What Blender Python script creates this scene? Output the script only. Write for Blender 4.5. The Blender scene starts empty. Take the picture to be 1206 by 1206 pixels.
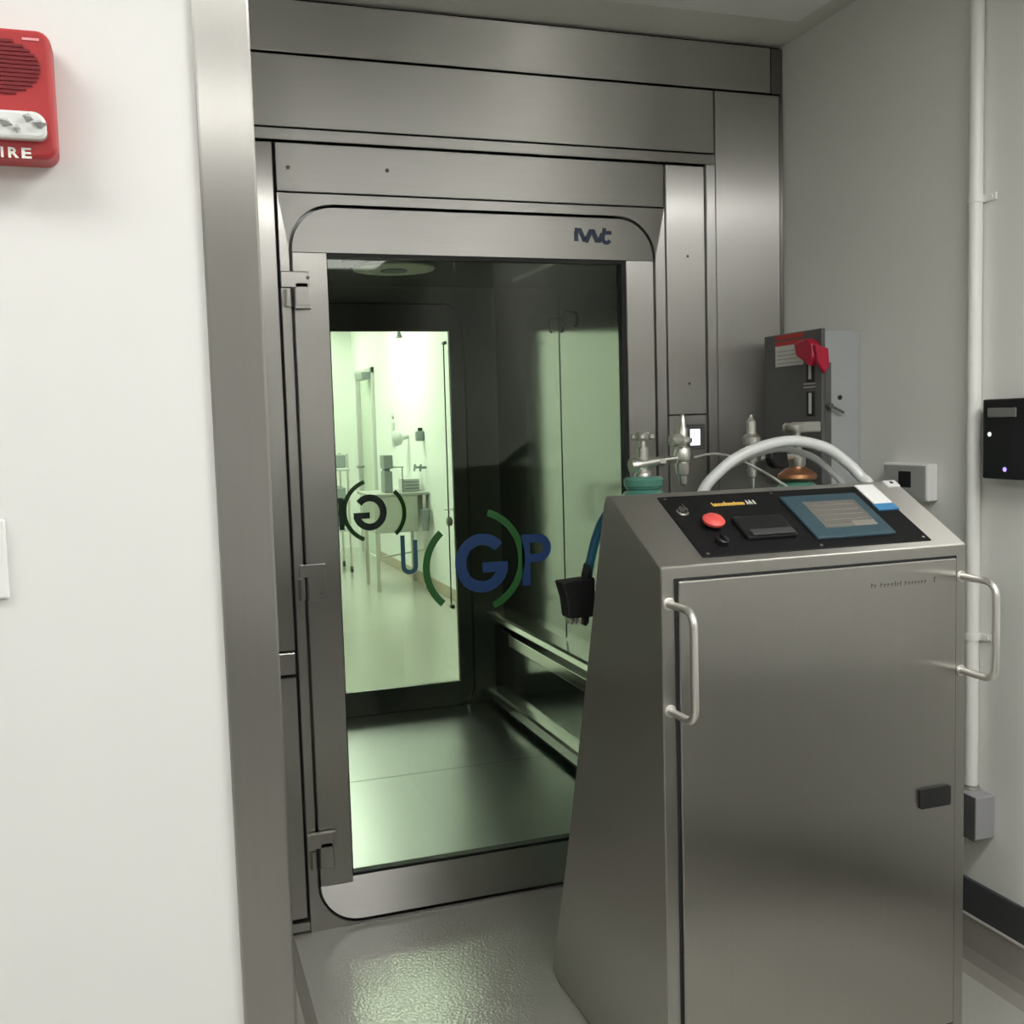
import bpy, bmesh, math, random
from mathutils import Vector, Matrix
random.seed(7)
scene = bpy.context.scene
COL = scene.collection
PI = math.pi

# ------------------------------------------------------------------ helpers
def tag(o, label=None, cat=None, group=None, kind=None):
    if label: o['label'] = label
    if cat: o['category'] = cat
    if group: o['group'] = group
    if kind: o['kind'] = kind
    return o

def thing(name, loc, label, cat, group=None):
    o = bpy.data.objects.new(name, None)
    o.empty_display_size = 0.05
    o.location = loc
    COL.objects.link(o)
    return tag(o, label, cat, group)

class MB:
    """collects shapes (world coordinates) and links them as ONE mesh object"""
    def __init__(self):
        self.bm = bmesh.new(); self.mi = 0
    def _mark(self, n0):
        self.bm.faces.ensure_lookup_table()
        for f in self.bm.faces[n0:]: f.material_index = self.mi
    def mat(self, i): self.mi = i; return self
    def box(self, x0, x1, y0, y1, z0, z1, bev=0.0, seg=2):
        t = bmesh.new()
        bmesh.ops.create_cube(t, size=1.0)
        for v in t.verts:
            v.co = Vector(((x0+x1)/2+v.co.x*(x1-x0), (y0+y1)/2+v.co.y*(y1-y0), (z0+z1)/2+v.co.z*(z1-z0)))
        if bev > 0:
            bmesh.ops.bevel(t, geom=list(t.edges), offset=bev, segments=seg, profile=0.5, affect='EDGES')
        self._merge(t); return self
    def _merge(self, t, M=None, smooth=None):
        if M is not None: bmesh.ops.transform(t, matrix=M, verts=t.verts)
        bmesh.ops.recalc_face_normals(t, faces=t.faces)
        n0 = len(self.bm.faces)
        mp = {v: self.bm.verts.new(v.co) for v in t.verts}
        for f in t.faces:
            try:
                g = self.bm.faces.new([mp[v] for v in f.verts]); g.material_index = self.mi
                g.smooth = f.smooth if smooth is None else smooth
            except ValueError: pass
        t.free()
    def lathe(self, prof, base, axis=(0, 0, 1), n=32, smooth=True):
        """prof: list of (r, h) from bottom to top; closed with caps"""
        t = bmesh.new(); rings = []
        for r, h in prof:
            if r < 1e-6: rings.append([t.verts.new((0, 0, h))])
            else: rings.append([t.verts.new((r*math.cos(2*PI*i/n), r*math.sin(2*PI*i/n), h)) for i in range(n)])
        for a, b in zip(rings, rings[1:]):
            for i in range(n):
                j = (i+1) % n
                if len(a) == 1 and len(b) == 1: continue
                if len(a) == 1: t.faces.new((a[0], b[i], b[j]))
                elif len(b) == 1: t.faces.new((a[i], a[j], b[0]))
                else: t.faces.new((a[i], a[j], b[j], b[i]))
        if len(rings[0]) > 1: t.faces.new(list(reversed(rings[0])))
        if len(rings[-1]) > 1: t.faces.new(rings[-1])
        # sharp profile corners stay sharp: split by angle later through auto smooth marks
        for f in t.faces: f.smooth = smooth and len(f.verts) <= 4
        q = Vector((0, 0, 1)).rotation_difference(Vector(axis).normalized())
        self._merge(t, Matrix.Translation(base) @ q.to_matrix().to_4x4()); return self
    def cyl(self, p0, p1, r, n=24, r1=None, smooth=True):
        d = Vector(p1)-Vector(p0)
        return self.lathe([(r, 0), (r if r1 is None else r1, d.length)], p0, d, n, smooth)
    def tube(self, pts, r, n=12, cap=True):
        pts = [Vector(p) for p in pts]
        t = bmesh.new(); rings = []
        up = Vector((0.13, 0.31, 0.94))
        prev = None
        for i, p in enumerate(pts):
            d = (pts[min(i+1, len(pts)-1)]-pts[max(i-1, 0)]).normalized()
            if prev is None:
                a = d.cross(up)
                if a.length < 1e-3: a = d.cross(Vector((1, 0, 0)))
                a.normalize()
            else:
                a = (prev-d*prev.dot(d)).normalized()
            prev = a; b = d.cross(a)
            rr = r[i] if isinstance(r, (list, tuple)) else r
            rings.append([t.verts.new(p+a*rr*math.cos(2*PI*k/n)+b*rr*math.sin(2*PI*k/n)) for k in range(n)])
        for A, B in zip(rings, rings[1:]):
            for k in range(n):
                f = t.faces.new((A[k], A[(k+1) % n], B[(k+1) % n], B[k])); f.smooth = True
        if cap:
            t.faces.new(list(reversed(rings[0]))); t.faces.new(rings[-1])
        self._merge(t); return self
    def prism(self, poly, axis, a0, a1, bev=0.0, seg=2):
        """poly of 2D points extruded along axis 'x','y' or 'z' from a0 to a1"""
        def P(p, a):
            return {'x': (a, p[0], p[1]), 'y': (p[0], a, p[1]), 'z': (p[0], p[1], a)}[axis]
        t = bmesh.new()
        A = [t.verts.new(P(p, a0)) for p in poly]; B = [t.verts.new(P(p, a1)) for p in poly]
        n = len(poly)
        t.faces.new(A); t.faces.new(list(reversed(B)))
        for i in range(n): t.faces.new((A[i], B[i], B[(i+1) % n], A[(i+1) % n]))
        bmesh.ops.recalc_face_normals(t, faces=t.faces)
        if bev > 0: bmesh.ops.bevel(t, geom=list(t.edges), offset=bev, segments=seg, profile=0.5, affect='EDGES')
        self._merge(t); return self
    def ring(self, outer, inner, axis, a0, a1):
        """plate with a hole: outer and inner loops with equal counts"""
        def P(p, a):
            return {'x': (a, p[0], p[1]), 'y': (p[0], a, p[1]), 'z': (p[0], p[1], a)}[axis]
        t = bmesh.new(); n = len(outer)
        V = [[t.verts.new(P(p, a)) for p in loop] for loop in (outer, inner) for a in (a0, a1)]
        oA, oB, iA, iB = V
        for i in range(n):
            j = (i+1) % n
            for q in ((oA[i], oA[j], iA[j], iA[i]), (oB[i], iB[i], iB[j], oB[j]), (oA[i], oB[i], oB[j], oA[j]), (iA[i], iA[j], iB[j], iB[i])):
                t.faces.new(q)
        bmesh.ops.remove_doubles(t, verts=t.verts, dist=1e-6)
        bmesh.ops.dissolve_degenerate(t, dist=1e-6, edges=t.edges)
        self._merge(t); return self
    def ribbon(self, pts, w, fr, depth):
        """flat stroke of width w along 2D points, extruded; fr(u, v, d) maps to the world"""
        P = [Vector((p[0], p[1])) for p in pts]; n = len(P)
        L, R = [], []
        for i in range(n):
            d = (P[min(i+1, n-1)]-P[max(i-1, 0)]).normalized()
            if 0 < i < n-1:
                d0 = (P[i]-P[i-1]).normalized(); d1 = (P[i+1]-P[i]).normalized()
                k = 1/max(0.45, math.sqrt(max(0.01, (1+d0.dot(d1))/2)))
            else: k = 1
            nn = Vector((-d.y, d.x))*w/2*k
            L.append(P[i]+nn); R.append(P[i]-nn)
        t = bmesh.new()
        q = [[t.verts.new(fr(p.x, p.y, dd)) for p in S] for S in (L, R) for dd in (0, depth)]
        la, lb, ra, rb = q
        for i in range(n-1):
            for f in ((la[i], la[i+1], ra[i+1], ra[i]), (lb[i], rb[i], rb[i+1], lb[i+1]), (la[i], lb[i], lb[i+1], la[i+1]), (ra[i], ra[i+1], rb[i+1], rb[i])):
                t.faces.new(f)
        t.faces.new((la[0], ra[0], rb[0], lb[0])); t.faces.new((la[-1], lb[-1], rb[-1], ra[-1]))
        self._merge(t); return self
    def obox(self, O, X, Y, Z, u0, u1, v0, v1, w0, w1, bev=0.0, seg=2):
        """box in a local frame O + u X + v Y + w Z"""
        t = bmesh.new(); bmesh.ops.create_cube(t, size=1.0)
        for v in t.verts:
            v.co = Vector(((u0+u1)/2+v.co.x*(u1-u0), (v0+v1)/2+v.co.y*(v1-v0), (w0+w1)/2+v.co.z*(w1-w0)))
        if bev > 0: bmesh.ops.bevel(t, geom=list(t.edges), offset=bev, segments=seg, profile=0.5, affect='EDGES')
        M = Matrix((X, Y, Z)).transposed().to_4x4(); M.translation = O
        self._merge(t, M); return self
    def text(self, s, size, fr, depth, bold=0.0, sx=1.0):
        cu = bpy.data.curves.new('t', 'FONT'); cu.body = s; cu.size = size; cu.offset = bold; cu.resolution_u = 3
        cu.align_x = 'LEFT'
        ob = bpy.data.objects.new('t', cu); COL.objects.link(ob)
        dg = bpy.context.evaluated_depsgraph_get(); dg.update()
        me = bpy.data.meshes.new_from_object(ob.evaluated_get(dg))
        t = bmesh.new(); t.from_mesh(me)
        r = bmesh.ops.extrude_face_region(t, geom=list(t.faces))
        ext = set(v for v in r['geom'] if isinstance(v, bmesh.types.BMVert))
        for v in t.verts:
            v.co = Vector(fr(v.co.x*sx, v.co.y, depth if v in ext else 0))
        self._merge(t)
        bpy.data.objects.remove(ob); bpy.data.meshes.remove(me); bpy.data.curves.remove(cu)
        return self
    def build(self, name, mats, parent=None, kind=None):
        me = bpy.data.meshes.new(name)
        bmesh.ops.recalc_face_normals(self.bm, faces=self.bm.faces)
        for e in self.bm.edges:
            if len(e.link_faces) == 2 and e.calc_face_angle(0) > math.radians(38): e.smooth = False
        self.bm.to_mesh(me); self.bm.free()
        if not isinstance(mats, (list, tuple)): mats = [mats]
        for m in mats: me.materials.append(m)
        o = bpy.data.objects.new(name, me); COL.objects.link(o)
        if parent is not None:
            o.parent = parent
            bpy.context.view_layer.update()
            o.matrix_parent_inverse = parent.matrix_world.inverted()
        if kind: o['kind'] = kind
        return o

def rrect(x0, x1, z0, z1, r, n=10):
    """rounded rectangle loop; r = radius or (bl, br, tr, tl)"""
    if not isinstance(r, (tuple, list)): r = (r,)*4
    pts = []
    for (cx, cz, a0, rr) in ((x0, z0, PI, r[0]), (x1, z0, 1.5*PI, r[1]), (x1, z1, 0, r[2]), (x0, z1, .5*PI, r[3])):
        ox = rr if cx == x0 else -rr; oz = rr if cz == z0 else -rr
        m = n if rr > 0 else 0
        for i in range(m+1):
            a = a0+.5*PI*i/max(m, 1)
            pts.append((cx+ox+rr*math.cos(a), cz+oz+rr*math.sin(a)))
    return pts
def crect(x0, x1, z0, z1, n=10):
    """square loop with each corner repeated to match rrect"""
    pts = []
    for c in ((x0, z0), (x1, z0), (x1, z1), (x0, z1)): pts += [c]*(n+1)
    return pts
def arc(cx, cy, r, a0, a1, n=20, ry=None):
    ry = ry or r
    return [(cx+r*math.cos(math.radians(a0+(a1-a0)*i/n)), cy+ry*math.sin(math.radians(a0+(a1-a0)*i/n))) for i in range(n+1)]
def spline(pts, n=12):
    P = [Vector(p) for p in pts]; P = [2*P[0]-P[1]]+P+[2*P[-1]-P[-2]]; out = []
    for i in range(1, len(P)-2):
        for k in range(n):
            t = k/n; a, b, c, d = P[i-1:i+3]
            out.append(0.5*((2*b)+(c-a)*t+(2*a-5*b+4*c-d)*t*t+(3*b-a-3*c+d)*t**3))
    out.append(P[-2]); return out

# ------------------------------------------------------------------ materials
def newmat(name):
    m = bpy.data.materials.new(name); m.use_nodes = True
    nt = m.node_tree; nt.nodes.clear()
    out = nt.nodes.new('ShaderNodeOutputMaterial')
    return m, nt, out
def pbr(name, col, rough=.5, metal=0.0, noise=0.0, nscale=8, bump=0.0, bscale=200, emit=None, estr=0, spec=.5, coat=0):
    m, nt, out = newmat(name)
    b = nt.nodes.new('ShaderNodeBsdfPrincipled'); nt.links.new(b.outputs[0], out.inputs[0])
    b.inputs['Base Color'].default_value = (*col, 1); b.inputs['Roughness'].default_value = rough
    b.inputs['Metallic'].default_value = metal; b.inputs['Specular IOR Level'].default_value = spec
    b.inputs['Coat Weight'].default_value = coat
    geo = nt.nodes.new('ShaderNodeNewGeometry')
    if noise > 0:
        n = nt.nodes.new('ShaderNodeTexNoise'); n.inputs['Scale'].default_value = nscale; n.inputs['Detail'].default_value = 4
        nt.links.new(geo.outputs['Position'], n.inputs['Vector'])
        mx = nt.nodes.new('ShaderNodeMix'); mx.data_type = 'RGBA'
        mx.inputs[6].default_value = (*[c*(1-noise) for c in col], 1); mx.inputs[7].default_value = (*[min(1, c*(1+noise)) for c in col], 1)
        nt.links.new(n.outputs[0], mx.inputs[0]); nt.links.new(mx.outputs[2], b.inputs['Base Color'])
    if bump > 0:
        n2 = nt.nodes.new('ShaderNodeTexNoise'); n2.inputs['Scale'].default_value = bscale; n2.inputs['Detail'].default_value = 2
        nt.links.new(geo.outputs['Position'], n2.inputs['Vector'])
        bp = nt.nodes.new('ShaderNodeBump'); bp.inputs['Strength'].default_value = bump; bp.inputs['Distance'].default_value = 0.002
        nt.links.new(n2.outputs[0], bp.inputs['Height']); nt.links.new(bp.outputs[0], b.inputs['Normal'])
    if emit:
        b.inputs['Emission Color'].default_value = (*emit, 1); b.inputs['Emission Strength'].default_value = estr
    return m
def steel(name, grain, base=(.585, .575, .555), rough=.28, aniso=1.0, broad=.45, brough=.42, baniso=1.0, rvar=0.0, cvar=.035, micro=.8):
    """brushed stainless: grain 'v' vertical brushing, 'h' horizontal, 'y' along depth"""
    m, nt, out = newmat(name)
    b = nt.nodes.new('ShaderNodeBsdfPrincipled'); b2 = nt.nodes.new('ShaderNodeBsdfPrincipled')
    mix = nt.nodes.new('ShaderNodeMixShader'); mix.inputs[0].default_value = broad
    nt.links.new(b.outputs[0], mix.inputs[1]); nt.links.new(b2.outputs[0], mix.inputs[2]); nt.links.new(mix.outputs[0], out.inputs[0])
    b.inputs['Metallic'].default_value = 1; b2.inputs['Metallic'].default_value = 1; b2.inputs['Roughness'].default_value = brough; b2.inputs['Anisotropic'].default_value = baniso
    b.inputs['Anisotropic'].default_value = aniso
    c = nt.nodes.new('ShaderNodeCombineXYZ')
    v = {'v': (.7071, .7071, 0), 'h': (0, 0, 1), 'y': (1, 0, 0)}[grain]
    for i in range(3): c.inputs[i].default_value = v[i]
    nt.links.new(c.outputs[0], b.inputs['Tangent']); nt.links.new(c.outputs[0], b2.inputs['Tangent'])
    geo = nt.nodes.new('ShaderNodeNewGeometry')
    if micro > 0:      # scratches far finer than a pixel tilt the surface across the grain
        sc = nt.nodes.new('ShaderNodeVectorMath'); sc.operation = 'SCALE'; sc.inputs['Scale'].default_value = 5000
        nt.links.new(geo.outputs['Position'], sc.inputs[0])
        wn = nt.nodes.new('ShaderNodeTexWhiteNoise'); wn.noise_dimensions = '3D'; nt.links.new(sc.outputs[0], wn.inputs['Vector'])
        ma = nt.nodes.new('ShaderNodeMath'); ma.operation = 'MULTIPLY_ADD'; ma.inputs[1].default_value = micro; ma.inputs[2].default_value = -micro/2
        nt.links.new(wn.outputs['Value'], ma.inputs[0])
        s2 = nt.nodes.new('ShaderNodeVectorMath'); s2.operation = 'SCALE'; nt.links.new(c.outputs[0], s2.inputs[0]); nt.links.new(ma.outputs[0], s2.inputs['Scale'])
        ad = nt.nodes.new('ShaderNodeVectorMath'); ad.operation = 'ADD'; nt.links.new(geo.outputs['Normal'], ad.inputs[0]); nt.links.new(s2.outputs[0], ad.inputs[1])
        nm = nt.nodes.new('ShaderNodeVectorMath'); nm.operation = 'NORMALIZE'; nt.links.new(ad.outputs[0], nm.inputs[0])
        nt.links.new(nm.outputs[0], b.inputs['Normal'])
    mp = nt.nodes.new('ShaderNodeMapping')
    mp.inputs['Scale'].default_value = {'v': (160, 160, 1.5), 'h': (1.5, 1.5, 160), 'y': (90, 2.5, 90)}[grain]
    nt.links.new(geo.outputs['Position'], mp.inputs['Vector'])
    n = nt.nodes.new('ShaderNodeTexNoise'); n.inputs['Scale'].default_value = 1; n.inputs['Detail'].default_value = 3
    nt.links.new(mp.outputs[0], n.inputs['Vector'])
    mx = nt.nodes.new('ShaderNodeMix'); mx.data_type = 'RGBA'
    mx.inputs[6].default_value = (*[k*(1-cvar) for k in base], 1); mx.inputs[7].default_value = (*[min(1, k*(1+cvar)) for k in base], 1)
    nt.links.new(n.outputs[0], mx.inputs[0]); nt.links.new(mx.outputs[2], b.inputs['Base Color']); nt.links.new(mx.outputs[2], b2.inputs['Base Color'])
    mr = nt.nodes.new('ShaderNodeMapRange'); mr.inputs[3].default_value = rough*(1-rvar); mr.inputs[4].default_value = rough*(1+rvar)
    nt.links.new(n.outputs[0], mr.inputs[0]); nt.links.new(mr.outputs[0], b.inputs['Roughness'])
    return m
def glass(name, tint):
    m, nt, out = newmat(name)
    tr = nt.nodes.new('ShaderNodeBsdfTransparent'); tr.inputs[0].default_value = (*tint, 1)
    gl = nt.nodes.new('ShaderNodeBsdfGlossy'); gl.inputs['Roughness'].default_value = 0.01
    lw = nt.nodes.new('ShaderNodeFresnel'); lw.inputs[0].default_value = 1.3
    mx = nt.nodes.new('ShaderNodeMixShader')
    nt.links.new(lw.outputs[0], mx.inputs[0]); nt.links.new(tr.outputs[0], mx.inputs[1]); nt.links.new(gl.outputs[0], mx.inputs[2])
    nt.links.new(mx.outputs[0], out.inputs[0]); return m
def emitter(name, col, s):
    m, nt, out = newmat(name)
    e = nt.nodes.new('ShaderNodeEmission'); e.inputs[0].default_value = (*col, 1); e.inputs[1].default_value = s
    nt.links.new(e.outputs[0], out.inputs[0]); return m

SV = steel('stainless_vertical', 'v'); SH = steel('stainless_horizontal', 'h')
SC = steel('stainless_cabinet', 'v', base=(.52, .51, .48))
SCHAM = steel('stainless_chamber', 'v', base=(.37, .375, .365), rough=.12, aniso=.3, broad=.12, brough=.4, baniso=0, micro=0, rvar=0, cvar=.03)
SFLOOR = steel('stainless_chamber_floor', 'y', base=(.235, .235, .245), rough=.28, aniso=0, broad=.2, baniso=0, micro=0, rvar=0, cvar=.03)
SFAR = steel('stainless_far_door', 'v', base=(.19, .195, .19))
SDARK = pbr('dark_joint', (.012, .012, .012), .6)
SPOL = pbr('polished_steel', (.72, .71, .68), .2, 1.0)
SVALVE = pbr('plated_fitting', (.86, .85, .80), .30, 1.0)
SSAT = pbr('satin_steel', (.62, .60, .56), .32, 1.0)
PAINT = pbr('white_wall_paint', (.755, .755, .745), .55, noise=.012, nscale=3, bump=.04, bscale=120)
PAINTR = pbr('alcove_wall_paint', (.84, .84, .805), .55, noise=.015, nscale=2.5, bump=.04, bscale=120)
PAINTC = pbr('corridor_wall_paint', (.80, .83, .80), .5)
CEIL = pbr('ceiling_paint', (.74, .74, .69), .7, noise=.015)
CEILP = pbr('ceiling_panel_white', (.88, .88, .86), .6, noise=.01)
FLOOR = pbr('grey_epoxy_floor', (.42, .415, .38), .09, noise=.10, nscale=140, bump=.45, bscale=130, spec=.9)
CURB = pbr('epoxy_cove', (.30, .285, .255), .35, noise=.06, nscale=60)
BUMPER = pbr('dark_grey_rubber', (.055, .056, .06), .5)
WHITEP = pbr('white_plastic', (.80, .80, .80), .35)
CONDP = pbr('white_conduit_paint', (.84, .84, .81), .4)
RED = pbr('red_plastic', (.40, .028, .032), .42)
REDD = pbr('dark_red_grille', (.17, .006, .012), .6)
REDBTN = pbr('red_pushbutton', (.80, .10, .085), .45)
BLACK = pbr('black_plastic', (.010, .010, .012), .35)
BLACKM = pbr('black_matt', (.008, .008, .010), .6)
GREYBOX = pbr('grey_enamel', (.42, .44, .445), .42)
GREYD = pbr('dark_grey_enamel', (.11, .11, .108), .45)
LABELW = pbr('label_white', (.72, .70, .66), .6)
LABELR = pbr('label_red', (.50, .05, .04), .6)
MAGENTA = pbr('crimson_handle', (.48, .012, .045), .4)
GREENCYL = pbr('green_cylinder_paint', (.10, .30, .235), .35)
BRASS = pbr('brown_brass', (.42, .20, .10), .35, .8)
HOSEM = pbr('cloudy_white_tubing', (.66, .68, .67), .3, spec=.6)
WIREM = pbr('grey_cable', (.60, .60, .57), .4)
BLUECAB = pbr('blue_cable', (.012, .09, .15), .4)
SCRBLUE = pbr('steel_blue_bezel', (.040, .082, .105), .4)
SCRLCD = pbr('lcd_grey', (.16, .155, .14), .25)
SCRLINE = pbr('lcd_lines', (.26, .25, .22), .3)
YELLOW = pbr('yellow_print', (.85, .55, .12), .5)
PRINTW = pbr('white_print', (.85, .85, .80), .5)
GREENP = pbr('green_print', (.05, .35, .17), .5)
CARDW = pbr('white_card', (.90, .90, .90), .6)
CARDB = pbr('blue_card', (.06, .24, .48), .5)
LOGOB = pbr('logo_blue', (.009, .043, .155), .5)
LOGOT = pbr('logo_teal', (.015, .085, .12), .5)
LOGOG = pbr('logo_green', (.014, .115, .018), .5)
IWT = pbr('logo_dark_blue', (.008, .028, .08), .4)
LENS = pbr('strobe_lens', (.75, .77, .76), .08, spec=1.0, coat=.6)
DISPLAY = emitter('lit_display', (.9, .95, 1), 1.4)
LEDV = emitter('violet_led', (.3, .22, 1), 2.0)
LEDW = emitter('white_led', (1, 1, 1), .9)
GLASS = glass('green_tinted_glass', (.905, .955, .872))
LAMPW = emitter('added_lamp_diffuser', (1.0, .99, .95), 12.0)
LAMPR = emitter('added_lamp_diffuser_rear', (1.0, .99, .95), 10.5)
LAMPB = emitter('added_lamp_diffuser_bright', (1.0, .99, .95), 31.0)
LAMPC = emitter('corridor_lamp_diffuser', (1.0, 1.0, .97), 10.8)
LAMPD = emitter('corridor_lamp_diffuser_bright', (1, 1, 1), 23.0)
COUNTER = pbr('counter_grey', (.34, .36, .33), .4)
GREYEQ = pbr('equipment_grey', (.22, .25, .25), .4)
GREYLT = pbr('light_grey_equipment', (.50, .52, .50), .4)

# ------------------------------------------------------------------ setting
W = 1.951; D = 2.95; HC = 2.62
def struct(name, mb, m, label=None):
    o = mb.build(name, m, kind='structure')
    return o
struct('floor', MB().box(-3.2, 2.6, -4.2, 13.2, -.12, 0), FLOOR)
struct('ceiling', MB().box(-3.2, 2.1, -4.2, 3.0, HC, HC+.1), CEIL)
struct('trim_1', MB().box(-2.9, 1.862, -3.9, 2.74, HC-.012, HC, .004), CEILP)
struct('wall_left', MB().box(-3.1, .06, 1.2, 1.3, 0, HC), PAINT)
struct('wall_alcove', MB().box(.0, .12, 1.305, D-.001, 0, HC), SV)
struct('wall_right', MB().box(W, W+.1, -4.1, 5.0, 0, HC+.05), PAINTR)
struct('wall_back', MB().box(-3.1, W, -4.1, -4.0, 0, HC), PAINT)
struct('wall_side', MB().box(-3.1, -3.0, -4.0, 1.2, 0, HC), PAINT)
struct('trim_2', MB().box(.060, .120, 1.194, 1.304, 0, HC-.001, .003, 2), steel('stainless_corner_trim', 'v', base=(.47, .46, .44), broad=.7))
struct('trim_3', MB().prism([(.12, 0), (.298, 0), (.285, .012), (.262, .03), (.255, .07), (.12, .07)], 'y', 1.31, D-.004), CURB)
# right wall base: epoxy cove, steel capping line and dark rubber bumper
struct('baseboard_right', MB().mat(0).prism([(W, 0), (W-.045, 0), (W-.02, .02), (W-.010, .05), (W-.008, .136), (W, .136)], 'y', -4.0, D-.05)
       .mat(1).box(W-.012, W, -4.0, D-.05, .136, .1425)
       .mat(2).box(W-.011, W, -4.0, D-.05, .142, .235, .003), [CURB, LABELW, BUMPER])
struct('baseboard_back', MB().box(-3.0, W-.05, -4.0, -3.988, 0, .235), BUMPER)

t = thing('added_dark_cart', (1.44, .40, 0), 'unseen low dark cart added to darken the reflection in the cabinet door', 'cart')  # out of view, added so the cabinet door reflects a dark band
MB().box(.96, 1.925, -.05, .84, .11, .68, .012).build('body', pbr('cart_dark', (.03, .03, .033), .5), t)
MB().box(.95, 1.93, -.06, .85, .68, .70, .006).build('top', GREYD, t)
for x in (1.02, 1.87):
    for y in (.03, .76): MB().lathe([(.045, -.014), (.05, -.008), (.05, .008), (.045, .014)], (x, y, .051), (1, 0, 0), 18).box(x-.02, x+.02, y-.02, y+.02, .06, .111).build('caster', BLACK, t)
# front room lamps (unseen ceiling troffers, added for the steel to reflect)
def troffer(x, y, z, lx, ly, m, label, group):
    r = thing('ceiling_light', (x, y, z), label, 'ceiling light', group)
    MB().ring(crect(x-lx/2-.03, x+lx/2+.03, y-ly/2-.03, y+ly/2+.03), crect(x-lx/2, x+lx/2, y-ly/2, y+ly/2), 'z', z-.03, z).build('light_frame', WHITEP, r)
    MB().box(x-lx/2, x+lx/2, y-ly/2, y+ly/2, z-.02, z-.004).build('diffuser', m, r)
    return r
for x, y, ly, lm, lab in ((-1.1, .52, .42, LAMPW, 'added unseen ceiling light of the front room beside the white wall'), (1.25, .52, .26, LAMPB, 'added unseen ceiling light of the front room before the washer recess'),
                  (-1.0, -1.35, .42, LAMPR, 'added unseen ceiling light at the back left of the front room'), (.95, -1.35, .42, LAMPR, 'added unseen ceiling light at the back right of the front room')):
    troffer(x, y, HC-.012, 1.2, ly, lm, lab, None)

# ------------------------------------------------------------------ rack washer
T = D-.0  # front plane of the panels
wsh = thing('rack_washer', (.93, D+.02, 0), 'walk-in stainless steel rack washer with glazed door filling the end of the room', 'washing machine')
def panel(name, x0, x1, z0, z1, m, y0=D, th=.02, bev=.0015):
    return MB().box(x0, x1, y0, y0+th, z0, z1, bev, 1).build(name, m, wsh)
# dark backing seen only in the joints between panels: four strips round the door cut-out
MB().ring(crect(.121, W-.001, 0.0, HC-.001), crect(.36, 1.505, .004, 2.085), 'y', D+.021, D+.03).build('joint_backing', SDARK, wsh)
panel('top_panel', .121, 1.903, 2.471, 2.609, SH)
panel('upper_panel', .121, 1.698, 2.274, 2.464, SH)
panel('column_panel', 1.703, 1.933, .004, 2.464, SV)
MB().box(1.908, 1.949, D+.004, D+.02, 2.471, 2.609).box(1.937, 1.949, D+.004, D+.02, .004, 2.466).build('edge_trim', steel('stainless_dark_trim', 'v', base=(.30, .29, .28)), wsh)  # darker steel base for the right edge trim
MB().mat(0).box(.121, 1.698, D-.004, D+.018, 2.238, 2.268, .0015, 1).mat(1).box(1.667, 1.698, D-.004, D+.018, .004, 2.237, .0015, 1).build('panel_frame', [SH, SV], wsh)
panel('header_panel', .348, 1.521, 2.102, 2.231, SH)
panel('side_panel', 1.528, 1.660, 1.464, 2.231, SV)
o = panel('side_panel', 1.528, 1.660, .004, 1.461, SV)
panel('side_panel', .121, .339, .83, 2.231, SV)
panel('side_panel', .121, .339, .045, .752, SV)
MB().box(.262, .338, D-.012, D+.02, .764, .826, .003).build('bracket', SV, wsh)
MB().box(.121, .345, D-.010, D+.02, .010, .036, .003).build('sill_bracket', SV, wsh)
for (x, z) in ((.381, 2.165), (.656, 2.170)):
    MB().lathe([(.0055, 0), (.0055, .002), (.003, .003), (0, .003)], (x, D+.0005, z), (0, -1, 0), 14).build('screw', GREYD, wsh)
for (x, z) in ((1.60, 1.955), (1.60, 1.56)):
    MB().lathe([(.0045, 0), (.0045, .0015), (0, .002)], (x, D+.0005, z), (0, -1, 0), 12).build('screw', GREYD, wsh)
# little control display on the side panel
MB().mat(0).box(1.585, 1.650, D-.004, D+.002, 1.352, 1.432, .002).mat(1).box(1.598, 1.632, D-.006, D-.003, 1.366, 1.417).build('control_display', [GREYD, DISPLAY], wsh)
# door surround with a rounded cut-out
so = MB().ring(crect(.348, 1.521, .0, 2.097), rrect(.3725, 1.4885, .0075, 2.0705, .126), 'y', D, D+.02).build('door_surround', [SV, SH], wsh)
for p in so.data.polygons:
    if p.center.z > 1.5: p.material_index = 1
# door leaf
dl = MB()
bl = rrect(.3815, 1.4795, .017, .148, (.117, .117, 0, 0)); dl.mat(1).prism(bl, 'y', D, D+.035)
tl = rrect(.3815, 1.4795, 1.9385, 2.061, (0, 0, .117, .117)); dl.mat(1).prism(tl, 'y', D, D+.035)
dl.mat(0).box(.3815, .475, D-.001, D+.035, .130, 1.937, .001, 1).box(1.389, 1.4795, D-.001, D+.035, .149, 1.937, .001, 1)
door = dl.build('door', [SV, SH], wsh)
MB().ring(crect(.474, 1.390, .149, 1.9385), crect(.478, 1.374, .155, 1.927), 'y', D+.004, D+.034).build('gasket', BLACKM, door)
MB().box(.476, 1.384, D+.018, D+.026, .151, 1.934).build('glass_pane', GLASS, door)
def hinge(z0, z1, lip):
    h = MB()
    h.box(.347, .4215, D-.008, D+.0, z1-.045, z1, .0025)
    h.box(.384, .4225, D-.008, D+.0, z0, z1-.03, .0025)
    h.cyl((.3635, D-.008, z0+.004), (.3635, D-.008, z1-.05), .0085, 16)
    if lip == 'bottom': h.box(.380, .424, D-.024, D-.006, z0-.004, z0+.006, .002)
    else: h.box(.358, .428, D-.024, D-.006, z1-.004, z1+.006, .002)
    h.build('hinge', SV, door)
hinge(1.785, 1.885, 'bottom'); hinge(.972, 1.07, None) if False else None
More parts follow.
